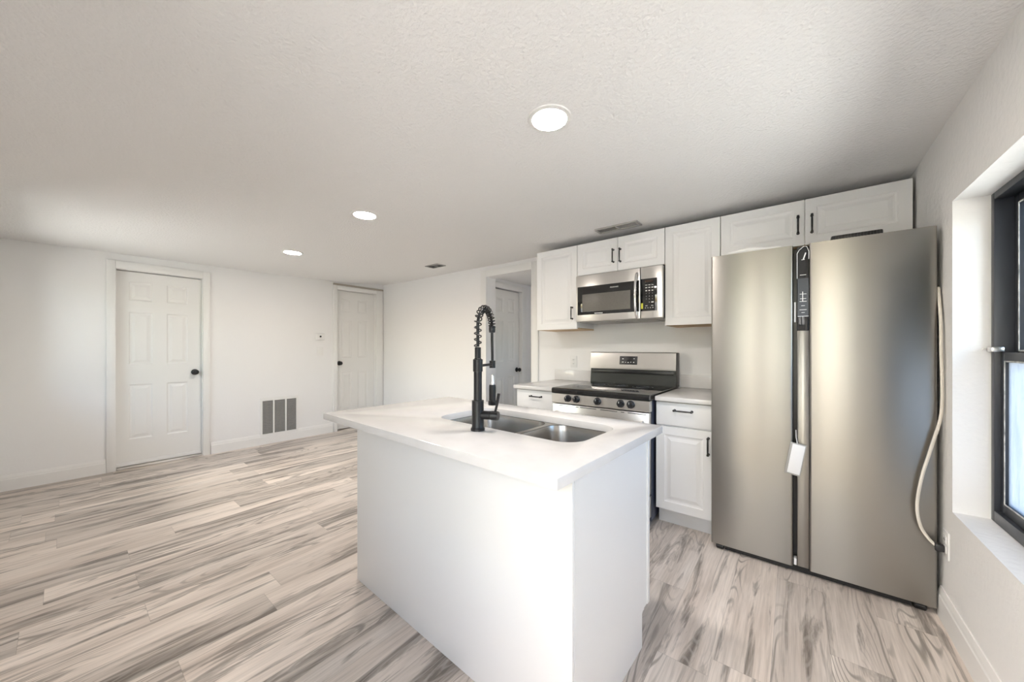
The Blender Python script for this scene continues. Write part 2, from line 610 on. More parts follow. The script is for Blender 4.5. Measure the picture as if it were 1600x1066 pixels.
# little hall beyond the opening
bm = new()
wall_grid(bm, YB + 0.17, 4.30, 0, 2.16, [(YB + 0.20, 4.075, 0, 2.03)], -3.05, -3.18, 'y')
struct('wall_hall_left', bm, 'wall', smooth=0)
bm = new()
box(bm, -3.31, -3.181, YB + 0.17, 4.42, 0, 2.16)
struct('wall_hall_left_outer', bm, 'wall', smooth=0)
bm = new()
box(bm, -3.18, -1.5, 4.30, 4.42, 0, 2.16)
struct('wall_hall_back', bm, 'wall', smooth=0)
bm = new()
wall_grid(bm, YB + 0.17, 4.30, 0, 2.16, [(3.65, 3.95, 1.2, 1.7)], -1.5, -1.62, 'y')  # unseen window opening added to let daylight brighten the hall
struct('wall_hall_right', bm, 'wall', smooth=0)
bm = new()
box(bm, -3.3, -1.5, YB + 0.17, 4.42, 2.14, 2.24)
struct('ceiling_hall', bm, 'ceiling', smooth=0)

# baseboards
def baseboard(name, run, y0, y1, at, into, h=0.135):
    """stepped profile. run 'y': along y on plane x=at, thickness towards 'into' (+1/-1)."""
    prof = [(0, 0), (0.014, 0), (0.014, h * 0.72), (0.011, h * 0.76), (0.010, h * 0.86), (0.005, h), (0, h)]
    bm = new()
    if run == 'y':
        prism(bm, [(at + into * p[0], p[1]) for p in prof], 'y', y0, y1)
    else:
        prism(bm, [(at + into * p[0], p[1]) for p in prof], 'x', y0, y1)
    struct(name, bm, 'trim', smooth=0)
baseboard('baseboard_left', 'y', YF, 0.265, XL, 1)
baseboard('baseboard_left.001', 'y', 1.065, 2.455, XL, 1)
baseboard('baseboard_back', 'x', XL, -3.085, YB, -1)
baseboard('baseboard_right', 'y', YF, 2.50, XR, -1)
baseboard('baseboard_front', 'x', XL + 0.014, XR - 0.014, YF, 1)

def casing(name, run, a0, a1, ztop, at, into, w=0.062, t=0.018, wl_=None, wr_=None, wt=None):
    """flat door casing around an opening a0..a1 as one trim object."""
    wl_, wr_, wt = wl_ or w, wr_ or w, wt or w
    bm = new()
    def bx(p0, p1, z0, z1):
        lo, hi = sorted((at, at + into * t))
        if run == 'y':
            box(bm, lo, hi, p0, p1, z0, z1, 0.003)
        else:
            box(bm, p0, p1, lo, hi, z0, z1, 0.003)
    bx(a0 - wl_, a0, 0, ztop + wt)
    bx(a1, a1 + wr_, 0, ztop + wt)
    bx(a0, a1, ztop, ztop + wt)
    struct(name, bm, 'trim')
casing('trim_1', 'y', 0.328, 0.995, 2.022, XL, 1, 0.062, wt=0.075)
casing('trim_2', 'y', 2.518, 3.147, 2.102, XL, 1, 0.055, wr_=0.115, wt=0.055)
casing('trim_3', 'x', -2.985, -2.302, 2.108, YB, -1, 0.092, wt=0.085)
casing('trim_4', 'y', 3.49, 4.068, 2.022, -3.05, 1, 0.04, wr_=0.10, wt=0.075)
bm = new()
box(bm, XL, XL + 0.022, 2.46, 3.262, 2.158, 2.185, 0.002)
struct('trim_5', bm, 'oldtrim')
# jambs of door 1 and door 2 (thin liners, part of the trim)
for nm, a0, a1, zt in (('trim_6', 0.328, 0.995, 2.022), ('trim_7', 2.518, 3.147, 2.102)):
    bm = new()
    box(bm, XL - 0.125, XL + 0.004, a0 - 0.006, a0 + 0.005, 0, zt)
    box(bm, XL - 0.125, XL + 0.004, a1 - 0.005, a1 + 0.004, 0, zt)
    box(bm, XL - 0.125, XL + 0.004, a0, a1, zt - 0.005, zt + 0.005)
    struct(nm, bm, 'trim')
bm = new()
box(bm, XL - 0.12, XL + 0.02, 0.335, 0.988, 0.0, 0.022, 0.004)
struct('trim_8', bm, 'steel2')      # metal threshold under door 1

# six-panel doors
SIX = [(0.010, 0.007), (0.022, 0.007), (0.045, 0.001)]
def six_panel(name, w, h, x, y, z, knob_side, rotz=R(90), old=None):
    bm = new()
    xs = [w * .135, w * .40, w * .565, w * .825]
    zs = [h * .125, h * .41, h * .515, h * .79, h * .85, h * .948]
    cells = {(i, j) for i in (1, 3) for j in (1, 3, 5)}
    panelled(bm, w, h, 0.035, xs, zs, cells, SIX)
    o = struct(name, bm, 'door', smooth=0)
    o.location = (x, y, z)
    o.rotation_euler = (0, 0, rotz)
    kx = w - 0.055 if knob_side > 0 else 0.055
    k = new()
    mt = Matrix.Translation((kx, 0, 0.91)) @ Matrix.Rotation(R(90), 4, 'X')
    lathe(k, [(0, -0.002), (0.032, -0.002), (0.033, 0.004), (0.026, 0.009), (0.012, 0.012), (0.011, 0.032), (0.024, 0.040), (0.029, 0.052), (0.024, 0.063), (0, 0.067)], mt)
    obj('door_handle', k, 'black', o)
    return o
d1 = six_panel('door_1', 0.656, 1.965, XL - 0.045, 0.333, 0.045, 1)
d1['label'] = 'white six-panel door with black knob at left end of room'
sw = new()
box(sw, 0.0, 0.656, -0.012, 0.0, -0.020, 0.018, 0.003)
obj('door_sweep', sw, 'white', d1)
d2 = six_panel('door_2', 0.618, 2.08, XL - 0.06, 2.523, 0.012, -1)
d2['label'] = 'white six-panel door in the far corner, its lower right behind the island'
# keep the corner door knob near its left stile
for ch in d2.children:
    ch.location.z = 0.08
d3 = six_panel('door_3', 0.575, 2.005, -3.05 - 0.04, 3.49, 0.012, 1)
d3['label'] = 'white six-panel door inside the little hall beyond the opening'

# ------------------------------------------------------------------ window in the right wall
def frame_rect(bm, x0, x1, y0, y1, z0, z1, w, wb=None):
    wb = wb or w
    box(bm, x0, x1, y0, y0 + w, z0, z1, 0.002)
    box(bm, x0, x1, y1 - w, y1, z0, z1, 0.002)
    box(bm, x0, x1, y0 + w, y1 - w, z1 - w, z1, 0.002)
    box(bm, x0, x1, y0 + w, y1 - w, z0, z0 + wb, 0.002)
y0, y1, z0, z1 = WIN
bm = new()
frame_rect(bm, 0.634, 0.716, y0, y1, z0, z1, 0.028, 0.045)
win = struct('window_1', bm, 'bronze')
win['label'] = 'dark metal hung window in right wall with hazy lower pane'
zm = 1.205
bm = new()
frame_rect(bm, 0.650, 0.674, y0 + 0.028, y1 - 0.028, z0 + 0.045, zm, 0.034, 0.04)
s1 = obj('lower_sash', bm, 'bronze', win)
bm = new()
frame_rect(bm, 0.684, 0.708, y0 + 0.028, y1 - 0.028, zm - 0.03, z1 - 0.028, 0.034)
s2 = obj('upper_sash', bm, 'bronze', win)
bm = new()
box(bm, 0.660, 0.664, y0 + 0.055, y1 - 0.055, z0 + 0.075, zm - 0.03)
obj('pane', bm, 'frosted', s1, label='hazy frosted lower pane')
bm = new()
box(bm, 0.694, 0.698, y0 + 0.055, y1 - 0.055, zm, z1 - 0.055)
obj('pane', bm, 'pane', s2, label='clear upper pane')
bm = new()
frame_rect(bm, 0.6725, 0.6755, y0 + 0.060, y1 - 0.060, z0 + 0.083, zm - 0.032, 0.007)
frame_rect(bm, 0.6485, 0.6515, y0 + 0.060, y1 - 0.060, z0 + 0.083, zm - 0.032, 0.006)
obj('glazing_bead', bm, 'caulk', s1)
bm = new()
frame_rect(bm, 0.682, 0.685, y0 + 0.060, y1 - 0.060, zm + 0.004, z1 - 0.060, 0.006)
obj('glazing_bead', bm, 'caulk', s2)
bm = new()
box(bm, 0.618, 0.652, y1 - 0.060, y1 - 0.012, zm + 0.002, zm + 0.022, 0.004)
box(bm, 0.606, 0.620, y1 - 0.020, y1 - 0.010, zm + 0.008, zm + 0.016, 0.003)
obj('latch', bm, 'steel2', win)
# windows behind the camera; the second is added for fill daylight
for nm, (a0, a1, z0, z1) in (('window_2', WIN2), ('added_fill_window', FILL_WIN)):
    mid = (a0 + a1) / 2
    bm = new()
    for (p0, p1, q0, q1) in ((a0, a0 + .05, z0, z1), (a1 - .05, a1, z0, z1), (a0 + .05, a1 - .05, z0, z0 + .05), (a0 + .05, a1 - .05, z1 - .05, z1), (mid - .07, mid + .07, z0 + .05, z1 - .05)):
        box(bm, p0, p1, YF - 0.09, YF - 0.03, q0, q1, 0.003)
    w2 = struct(nm, bm, 'bronze')
    bm = new()
    box(bm, a0 + .04, a1 - .04, YF - 0.065, YF - 0.060, z0 + .04, z1 - .04)
    obj('pane', bm, 'tinted' if nm == 'window_2' else 'pane', w2)

# ------------------------------------------------------------------ outdoors seen through the window and in the steel
bm = new()
box(bm, -30, 30, -30, 30, -0.5, -0.13)
struct('ground_outside', bm, 'grass', smooth=0)
def leafy(bm, cx, cy, cz, rx, ry, rz, n, s):
    for _ in range(n):
        d = Vector((random.gauss(0, 1), random.gauss(0, 1), random.gauss(0, 1))).normalized()
        k = random.uniform(0.55, 1.0)
        p = Vector((cx + d.x * rx * k, cy + d.y * ry * k, cz + d.z * rz * k))
        q = Matrix.Rotation(random.uniform(0, 6.3), 3, Vector((random.gauss(0, 1), random.gauss(0, 1), random.gauss(0, 1))).normalized())
        a = q @ Vector((s, 0, 0))
        b_ = q @ Vector((0, s * 0.55, 0))
        c = q @ Vector((0, 0, s * 0.12))
        v = [bm.verts.new(p + w) for w in (-a, b_ * -1 + c, a, b_ + c)]
        bm.faces.new(v)
def tree(x, y, h, r, label):
    t = thing('tree', label, 'tree', (x, y, -0.13), 0, 'trees outside the window')
    b1 = new()
    tube(b1, [(0, 0, 0), (0.03, 0.02, h * 0.3), (-0.02, 0.05, h * 0.65)], [0.12, 0.09, 0.05], 10)
    obj('trunk', b1, 'bark', t)
    b2 = new()
    leafy(b2, 0, 0, h * 0.62, r, r, h * 0.40, 1500, 0.11)
    obj('crown', b2, 'leaf', t, smooth=0)
tree(2.8, 7.6, 4.4, 1.3, 'green leafy tree outside the right window')
tree(9.5, 6.2, 3.4, 1.3, 'green leafy tree outside the right window')
tree(-1.9, -6.2, 3.2, 1.3, 'green leafy tree outside behind the front wall')
tree(1.3, -7.6, 3.4, 1.5, 'green leafy tree outside behind the front wall')

# ------------------------------------------------------------------ cabinet pieces
def pull(length, horizontal=False):
    """black bar pull; local: centred, standing off towards -y, vertical unless horizontal."""
    bm = new()
    hl = length / 2
    pts = [(0, -0.026, -hl), (0, -0.028, -hl * 0.7), (0, -0.029, -hl * .3), (0, -0.029, hl * .3), (0, -0.028, hl * 0.7), (0, -0.026, hl)]
    tube(bm, pts, [0.0065, 0.0048, 0.0055, 0.0055, 0.0048, 0.0065], 10)
    for s in (-1, 1):
        mt = Matrix.Translation((0, 0, s * (hl - 0.006))) @ Matrix.Rotation(R(90), 4, 'X')
        lathe(bm, [(0, 0), (0.0085, 0), (0.0085, 0.003), (0.0055, 0.008), (0.0055, 0.026), (0.007, 0.030), (0, 0.033)], mt, 14)
    if horizontal:
        bmesh.ops.rotate(bm, verts=bm.verts, cent=(0, 0, 0), matrix=Matrix.Rotation(R(90), 3, 'Y'))
    return bm
RAISED = [(0.004, 0.004), (0.012, 0.0065), (0.020, 0.0065), (0.040, 0.001), (0.041, 0.0)]
def cab_door(name, w, h, x, y, z, parent, rail=0.055):
    bm = new()
    panelled(bm, w, h, 0.019, [rail, w - rail], [rail, h - rail], {(1, 1)}, RAISED)
    return obj(name, bm, 'cab', parent, loc=(x, y, z), smooth=0)
def slab_front(name, w, h, x, y, z, parent):
    bm = new()
    box(bm, 0, w, 0, 0.019, 0, h, 0.004)
    return obj(name, bm, 'cab', parent, loc=(x, y, z))

YU = 2.92          # faces of the wall cabinets
def wall_cabinet(label, x0, x1, zb, zt, doors, bottom=True):
    t = thing('wall_cabinet', label, 'cabinet', (x0, YU + 0.02, zb), 0, 'white wall cabinets')
    w, h, dp = x1 - x0, zt - zb, YB - (YU + 0.02)
    bm = new()
    box(bm, 0.001, w - 0.001, 0, dp - 0.001, 0.012, h)
    obj('carcass', bm, 'cab', t)
    bm = new()
    box(bm, 0.001, w - 0.001, 0.004, dp - 0.001, 0.0, 0.0125)
    obj('bottom_panel', bm, 'raw', t, label='raw wood underside')
    n = len(doors)
    dw = w / n
    for i, hx in enumerate(doors):
        d = cab_door('door', dw - 0.004, h - 0.003, i * dw + 0.002, -0.0195, 0.002, t)
        if hx is not None:
            obj('handle', pull(0.115), 'black', d, loc=(hx[0] - x0 - i * dw - 0.002, 0, hx[1] - zb - 0.002), label='black bar pull')
    return t
wall_cabinet('tall white wall cabinet beside the hall opening, left of the microwave', -1.996, -1.552, 1.40, 2.166, [(-1.600, 1.548)])
wall_cabinet('short white two-door wall cabinet directly above the microwave', -1.550, -0.789, 1.88, 2.166, [(-1.206, 2.012), (-1.145, 2.008)])
wall_cabinet('tall white wall cabinet between the microwave and the refrigerator', -0.787, -0.411, 1.40, 2.166, [(-0.450, 1.548)])
wall_cabinet('short white two-door wall cabinet above the steel refrigerator', -0.409, 0.519, 1.875, 2.166, [(0.022, 2.008), (0.090, 2.004)])

YC = 2.57          # faces of the base cabinets
def base_cabinet(label, x0, x1, hx):
    t = thing('base_cabinet', label, 'cabinet', (x0, YC + 0.02, 0), 0, 'white base cabinets')
    w, dp = x1 - x0, YB - (YC + 0.02)
    bm = new()
    box(bm, 0, w, 0, dp - 0.001, 0.112, 0.862)
    obj('carcass', bm, 'cab', t)
    bm = new()
    box(bm, 0.002, w - 0.002, 0.055, 0.07, 0, 0.112)
    obj('toe_kick', bm, 'cab', t)
    dr = slab_front('drawer', w - 0.006, 0.155, 0.003, -0.0195, 0.698, t)
    obj('handle', pull(0.118, True), 'black', dr, loc=((w - 0.006) / 2, 0, 0.105), label='black bar pull')
    d = cab_door('door', w - 0.006, 0.57, 0.003, -0.0195, 0.118, t)
    obj('handle', pull(0.115), 'black', d, loc=(hx, 0, 0.475), label='black bar pull')
    return t
base_cabinet('white base cabinet with drawer, left of the range by the hall opening', -1.980, -1.545, 0.38)
base_cabinet('white base cabinet with drawer and door between range and refrigerator', -0.755, -0.400, 0.324)

def worktop(label, x0, x1, lab2):
    bm = new()
    box(bm, x0, x1, YC - 0.03, YB - 0.001, 0.8625, 0.893, 0.003)
    tag(obj('countertop', bm, 'quartz'), label, 'countertop')
    bm = new()
    box(bm, x0 + 0.002, x1 - 0.002, YB - 0.021, YB - 0.001, 0.8935, 1.00, 0.002)
    tag(obj('backsplash', bm, 'quartz'), lab2, 'backsplash')
worktop('small white quartz countertop left of the range', -1.995, -1.548, 'low white stone backsplash strip under the wall outlet')
worktop('small white quartz countertop between range and refrigerator', -0.752, -0.402, 'low white stone backsplash strip beside the refrigerator')

# ------------------------------------------------------------------ range
t = thing('range_cooker', 'freestanding steel range with black cooktop and five black knobs', 'stove', (-1.541, 2.475, 0))
RW = 0.776
bm = new()
box(bm, 0.004, RW - 0.004, 0.045, 0.775, 0.03, 0.885)
obj('body', bm, 'bluefilm', t)
bm = new()
prism(bm, [(-0.010, 0.868), (0.0, 0.862), (0.775, 0.862), (0.775, 0.903), (0.006, 0.906), (-0.006, 0.902), (-0.012, 0.890)], 'x', 0.001, RW - 0.001)
ck = obj('cooktop', bm, 'blackglass', t, label='black glass cooktop')
for bx_, by_, br in ((0.19, 0.19, 0.095), (0.58, 0.20, 0.115), (0.20, 0.47, 0.075), (0.57, 0.48, 0.08), (0.385, 0.50, 0.05)):
    bm = new()
    for r_ in (br, br * 0.62):
        lathe(bm, [(r_ - 0.0012, 0.9045), (r_ - 0.0012, 0.9064), (r_ + 0.0012, 0.9064), (r_ + 0.0012, 0.9045)], Matrix.Translation((bx_, by_, 0)), 40)
    obj('burner_ring', bm, 'darkgrey', ck)
bm = new()
prism(bm, [(0.0, 0.862), (-0.004, 0.860), (-0.006, 0.792), (0.0, 0.786), (0.05, 0.786), (0.05, 0.862)], 'x', 0.002, RW - 0.002)
cp = obj('control_panel', bm, 'steel2', t, label='steel knob panel')
for kx in (-1.392, -1.317, -1.142, -0.966, -0.893):
    bm = new()
    mt = Matrix.Translation((kx + 1.541, -0.005, 0.829)) @ Matrix.Rotation(R(90), 4, 'X')
    lathe(bm, [(0, 0), (0.028, 0), (0.028, 0.006), (0.024, 0.010), (0.022, 0.026), (0.019, 0.030), (0, 0.031)], mt, 24)
    box(bm, kx + 1.541 - 0.0055, kx + 1.541 + 0.0055, -0.046, -0.034, 0.829 - 0.021, 0.829 + 0.021, 0.002)
    obj('knob', bm, 'blackplastic', cp, label='black control knob')
    bm = new()
    box(bm, kx + 1.541 - 0.001, kx + 1.541 + 0.001, -0.0475, -0.0455, 0.834, 0.848)
    obj('pointer_mark', bm, 'legend', cp)
bm = new()
box(bm, 0.004, RW - 0.004, -0.004, 0.044, 0.215, 0.779, 0.004)
od = obj('oven_door', bm, 'steel2', t)
bm = new()
for a, c in ((0.057, 0.179), (0.215, 0.24), (0.252, 0.387), (0.417, 0.549), (0.575, 0.60), (0.625, 0.753)):
    box(bm, a, c, -0.0055, 0.0, 0.766, 0.7705)
obj('vent_slot', bm, 'black', od)
bm = new()
box(bm, 0.13, RW - 0.13, -0.0065, 0.0, 0.34, 0.62, 0.002)
obj('oven_window', bm, 'blackglass', od)
bm = new()
tube(bm, [(0.05, -0.004, 0.715), (0.05, -0.045, 0.715), (0.07, -0.052, 0.715), (RW / 2, -0.056, 0.715), (RW - 0.07, -0.052, 0.715), (RW - 0.05, -0.045, 0.715), (RW - 0.05, -0.004, 0.715)], 0.011, 12)
obj('handle', bm, 'steel2', od)
bm = new()
box(bm, 0.004, RW - 0.004, -0.002, 0.044, 0.06, 0.208, 0.004)
obj('storage_drawer', bm, 'steel2', t)
for lx in (0.05, RW - 0.05):
    for ly in (0.08, 0.70):
        bm = new()
        lathe(bm, [(0, 0), (0.018, 0), (0.018, 0.012), (0.010, 0.015), (0.010, 0.031), (0, 0.031)], Matrix.Translation((lx, ly, 0)), 14)
        obj('leg', bm, 'black', t)
# backguard: dark sloped lower part, black slot, steel hood on top
bm = new()
prism(bm, [(0.690, 0.903), (0.700, 0.985), (0.705, 1.034), (0.775, 1.034), (0.775, 0.903)], 'x', 0.002, RW - 0.002)
bg = obj('backguard', bm, 'darkgrey', t, label='dark lower backguard')
bg.data.materials[0] = mat('dark_glossy_enamel', (0.07, 0.075, 0.07), 0.18, 0.6)
bm = new()
box(bm, 0.02, RW - 0.02, 0.690, 0.72, 0.995, 1.022, 0.003)
obj('vent_slot', bm, 'black', bg)
bm = new()
prism(bm, [(0.684, 1.034), (0.682, 1.050), (0.706, 1.180), (0.712, 1.187), (0.775, 1.187), (0.775, 1.034)], 'x', 0.001, RW - 0.001)
hd = obj('hood_panel', bm, 'steel2', t)
tilt = math.atan2(0.024, 0.130)
bm = new()
box(bm, -0.081, 0.081, -0.002, 0.006, -0.038, 0.038, 0.002)
dp = obj('display', bm, 'blackplastic', t, loc=(0.372, 0.694, 1.114), rot=(-tilt, 0, 0), label='black clock display')
for lx, lz, w in ((-0.05, 0.014, 0.014), (0.052, 0.016, 0.012), (-0.05, -0.016, 0.016), (-0.024, -0.018, 0.008), (0.0, -0.019, 0.012), (0.024, -0.016, 0.008), (0.050, -0.017, 0.012)):
    bm = new()
    box(bm, lx - w / 2, lx + w / 2, -0.0026, -0.0015, lz - 0.0035, lz + 0.0035)
    obj('touch_button', bm, 'legend', dp)
bm = new()
box(bm, RW - 0.001, RW + 0.003, 0.69, 0.775, 0.903, 1.183, 0.001)
obj('end_cap', bm, 'blackplastic', t)

# ------------------------------------------------------------------ microwave over the range
t = thing('microwave', 'steel over-the-range microwave with black glass door under wall cabinet', 'microwave', (-1.534, 2.865, 1.456))
MW, MH = 0.744, 0.412
bm = new()
box(bm, 0.004, MW - 0.004, 0.046, 0.404, 0.010, MH + 0.010, 0.002)
obj('body', bm, 'darkgrey', t)
bm = new()
seam = 0.574
box(bm, 0, seam - 0.0015, 0, 0.045, 0.005, MH, 0.005)
dr = obj('door', bm, 'steel2', t)
bm = new()
box(bm, 0.016, seam - 0.008, -0.002, 0.004, 0.062, 0.312, 0.0015)
wd = obj('door_glass', bm, 'blackglass', t, label='black door glass')
bm = new()
box(bm, 0.063, 0.494, -0.0032, 0.0, 0.089, 0.242, 0.001)
obj('window_screen', bm, 'mesh', wd)
tb = text_bm('FRIGIDAIRE', 0.0145)
obj('logo', tb, 'legend', wd, loc=(0.357, -0.0026, 0.281), smooth=0)
bm = new()
box(bm, 0.180, 0.255, -0.0028, 0.0, 0.068, 0.0745)
obj('printed_line', bm, 'legend', wd)
bm = new()
pts = []
for k in range(13):
    a = -1 + 2 * k / 12
    pts.append((0.548, -0.006 - 0.042 * (1 - a * a) ** 0.6, 0.188 + a * 0.180))
tube(bm, pts, 0.0135, 12, flat=0.75)
obj('handle', bm, 'chrome', dr, label='curved chrome handle')
bm = new()
box(bm, seam + 0.0015, MW, 0, 0.045, 0.005, MH, 0.005)
cp = obj('control_panel', bm, 'steel2', t)
bm = new()
box(bm, seam + 0.002, 0.704, -0.002, 0.004, 0.062, 0.318, 0.0015)
kp = obj('keypad', bm, 'blackglass', t, label='black keypad')
bm = new()
box(bm, 0.614, 0.676, -0.003, 0.0, 0.288, 0.304)
obj('display', bm, 'display', kp)
def key(x0, x1, z0, z1):
    bm = new()
    box(bm, x0, x1, -0.0028, -0.001, z0, z1)
    obj('key', bm, 'legend', kp)
for z, w, h in [(0.266, 0.015, 0.003), (0.246, 0.014, 0.007), (0.222, 0.012, 0.008)]:
    for c in range(3):
        key(0.621 + c * 0.0235 - w / 2, 0.621 + c * 0.0235 + w / 2, z - h / 2, z + h / 2)
for r_, row in enumerate(('123', '456', '789')):
    for c, ch in enumerate(row):
        obj('number_key', text_bm(ch, 0.011), 'legend', kp, loc=(0.621 + c * 0.0235, -0.0024, 0.200 - r_ * 0.0225), smooth=0)
obj('number_key', text_bm('0', 0.011), 'legend', kp, loc=(0.6445, -0.0024, 0.130), smooth=0)
key(0.660, 0.678, 0.126, 0.134)
for c in range(2):
    key(0.614 + c * 0.045, 0.630 + c * 0.045, 0.101, 0.105)
for c in range(4):
    key(0.612 + c * 0.019, 0.618 + c * 0.019, 0.084, 0.089)
bm = new()
box(bm, 0.580, 0.596, -0.0028, -0.001, 0.080, 0.126)
obj('sticker', bm, 'yellow', kp, label='yellow sticker')
bm = new()
box(bm, 0.01, MW - 0.01, 0.05, 0.39, 0.0, 0.010)
for k in range(2):
    box(bm, 0.06 + k * 0.33, 0.34 + k * 0.33, 0.09, 0.30, -0.004, 0.0)
obj('grease_filter', bm, 'ventgrey', t)

# ------------------------------------------------------------------ refrigerator
FX0, FX1, FY = -0.397, 0.514, 2.47
t = thing('refrigerator', 'side-by-side brushed steel refrigerator standing beside the window', 'refrigerator', (FX0, FY, 0))
FWD = FX1 - FX0
bm = new()
box(bm, 0.012, FWD - 0.010, 0.075, 0.74, 0.045, 1.755, 0.004)
obj('body', bm, 'darkgrey', t)
def fdoor(name, x0, x1, z0=0.035, z1=1.782):
    bm = new()
    n = 6
    r = 0.010
    poly = [(x0, 0.066)] + [(x0 + r - r * math.cos(R(90 * k / n)), r - r * math.sin(R(90 * k / n))) for k in range(n + 1)] \
        + [(x1 - r + r * math.sin(R(90 * k / n)), r - r * math.cos(R(90 * k / n))) for k in range(n + 1)] + [(x1, 0.066)]
    prism(bm, poly, 'z', z0, z1)
    return obj(name, bm, 'steel', t)
dl = fdoor('left_door', 0, 0.394)
dr = fdoor('right_door', 0.463, FWD)
bm = new()
box(bm, 0.396, 0.461, 0.052, 0.074, 0.045, 1.77)
obj('door_gap', bm, 'black', t, label='black recess between the doors')
bm = new()
box(bm, 0.413, 0.462, 0.012, 0.058, 0.038, 1.318, 0.002)
obj('handle_strip', bm, 'steel', dr)
bm = new()
box(bm, 0.411, 0.462, 0.010, 0.058, 1.318, 1.772, 0.003)
ctl = obj('control_strip', bm, 'blackglass', t, label='black touch control strip')
bm = new()
box(bm, 0.414, 0.460, 0.0085, 0.012, 1.395, 1.60)
obj('touch_panel', bm, 'darkgrey', ctl)
for zz, w in ((1.515, 0.028), (1.490, 0.026), (1.475, 0.030), (1.452, 0.016), (1.430, 0.030), (1.415, 0.014), (1.395, 0.046), (1.618, 0.026), (1.70, 0.014)):
    bm = new()
    box(bm, 0.437 - w / 2, 0.437 + w / 2, 0.0075, 0.0095, zz - 0.0012, zz + 0.0012)
    obj('printed_line', bm, 'legend', ctl)
bm = new()
box(bm, 0.434, 0.437, 0.0075, 0.0095, 1.476, 1.528)
obj('printed_line', bm, 'legend', ctl)
# loose protective film peeling at the top of the strip
bm = new()
tube(bm, [(0.412, 0.004, 1.60), (0.412, 0.002, 1.735), (0.420, 0.0, 1.752), (0.440, 0.002, 1.770), (0.452, 0.004, 1.768), (0.461, 0.004, 1.74), (0.460, 0.005, 1.70)], 0.0014, 6)
tube(bm, [(0.448, 0.004, 1.735), (0.442, 0.003, 1.715), (0.438, 0.004, 1.70)], 0.003, 6)
obj('peeling_film', bm, 'paper', ctl, label='white peeling film edge')
bm = new()
box(bm, 0.399, 0.407, 0.020, 0.052, 1.365, 1.475, 0.002)
obj('protective_strip', bm, 'paper', dl)
bm = new()
box(bm, 0.398, 0.410, 0.010, 0.05, 0.040, 0.075, 0.002)
obj('lower_bracket', bm, 'paper', dl)
bm = new()
box(bm, 0.072, FWD - 0.078, 0.020, 0.09, 0.006, 0.0345)
obj('base_grille', bm, 'black', t)
for lx in (0.045, FWD - 0.05):
    bm = new()
    lathe(bm, [(0, -0.02), (0.014, -0.02), (0.017, -0.016), (0.017, 0.016), (0.014, 0.02), (0, 0.02)], Matrix.Translation((lx, 0.026, 0.0165)) @ Matrix.Rotation(R(90), 4, 'Y'), 18)
    box(bm, lx - 0.026, lx + 0.026, 0.035, 0.06, 0.020, 0.036, 0.002)
    obj('roller_foot', bm, 'black', t)
bm = new()
box(bm, 0.55, 0.74, 0.012, 0.075, 1.7825, 1.806, 0.006)
for k in range(16):
    box(bm, 0.556 + k * 0.0115, 0.561 + k * 0.0115, 0.009, 0.014, 1.785, 1.803)
obj('hinge_cover', bm, 'black', dr, label='black ribbed hinge cover')
bm = new()
box(bm, 0.03, 0.30, 0.075, 0.60, 1.7555, 1.800, 0.004)
box(bm, 0.48, 0.54, 0.075, 0.40, 1.7555, 1.800, 0.004)
obj('top_cover', bm, 'white', t, label='white top cover')
tb = thing('packing_foam', 'white packing foam strip lying on top of the refrigerator', 'packing foam', (FX0 + 0.085, FY + 0.006, 1.7825))
bm = new()
tube(bm, [(0, 0.03, 0.011), (0.05, 0.03, 0.013), (0.10, 0.032, 0.018), (0.13, 0.03, 0.016), (0.18, 0.031, 0.010), (0.255, 0.033, 0.009)], [0.009, 0.012, 0.016, 0.014, 0.009, 0.008], 8)
obj('strip', bm, 'foam', tb)

# booklet hanging in the gap
t = thing('hang_tag', 'white booklet in a sleeve hanging from the refrigerator handle gap', 'tag', (0.010, FY - 0.012, 0.716))
mt = Matrix.Rotation(R(9), 4, 'Y')
bm = new()
box(bm, -0.012, 0.042, -0.004, 0.002, -0.172, -0.012, 0.001, mtx=mt)
obj('booklet', bm, 'paper', t)
bm = new()
box(bm, -0.022, 0.046, -0.001, 0.0035, -0.180, -0.006, 0.001, mtx=mt)
obj('sleeve', bm, 'ventgrey', t)
bm = new()
tube(bm, [(0.006, 0.0, -0.008), (0.001, 0.018, 0.02), (0.0, 0.032, 0.06)], 0.0018, 6)
obj('string', bm, 'white', t)

# power cord and outlet on the right wall
t = thing('wall_outlet', 'white outlet on the right wall below the window sill', 'outlet', (XR, 2.425, 0.355), R(-90))
bm = new()
box(bm, -0.036, 0.036, -0.006, 0.0, -0.060, 0.060, 0.002)
pl_ = obj('cover_plate', bm, 'white', t)
for dz in (-0.021, 0.021):
    bm = new()
    box(bm, -0.017, 0.017, -0.0085, -0.004, dz - 0.015, dz + 0.015, 0.002)
    soc = obj('socket', bm, 'white', t)
    for dx in (-0.006, 0.006):
        bm = new()
        box(bm, dx - 0.0012, dx + 0.0012, -0.0095, -0.008, dz - 0.003, dz + 0.006)
        obj('slot', bm, 'ventdark', soc)
t = thing('power_cord', 'cream power cord looping beside the refrigerator to the wall outlet', 'cord', (0.5, 2.44, 0.35))
base = Vector((0.5, 2.44, 0.35))
def smooth_path(P, n=8):
    P = [Vector(p) for p in P]
    out = []
    for i in range(len(P) - 1):
        a, b_, c, d = P[max(i - 1, 0)], P[i], P[i + 1], P[min(i + 2, len(P) - 1)]
        for k in range(n):
            s = k / n
            out.append(0.5 * ((2 * b_) + (c - a) * s + (2 * a - 5 * b_ + 4 * c - d) * s * s + (3 * b_ - a - 3 * c + d) * s ** 3))
    return out + [P[-1]]
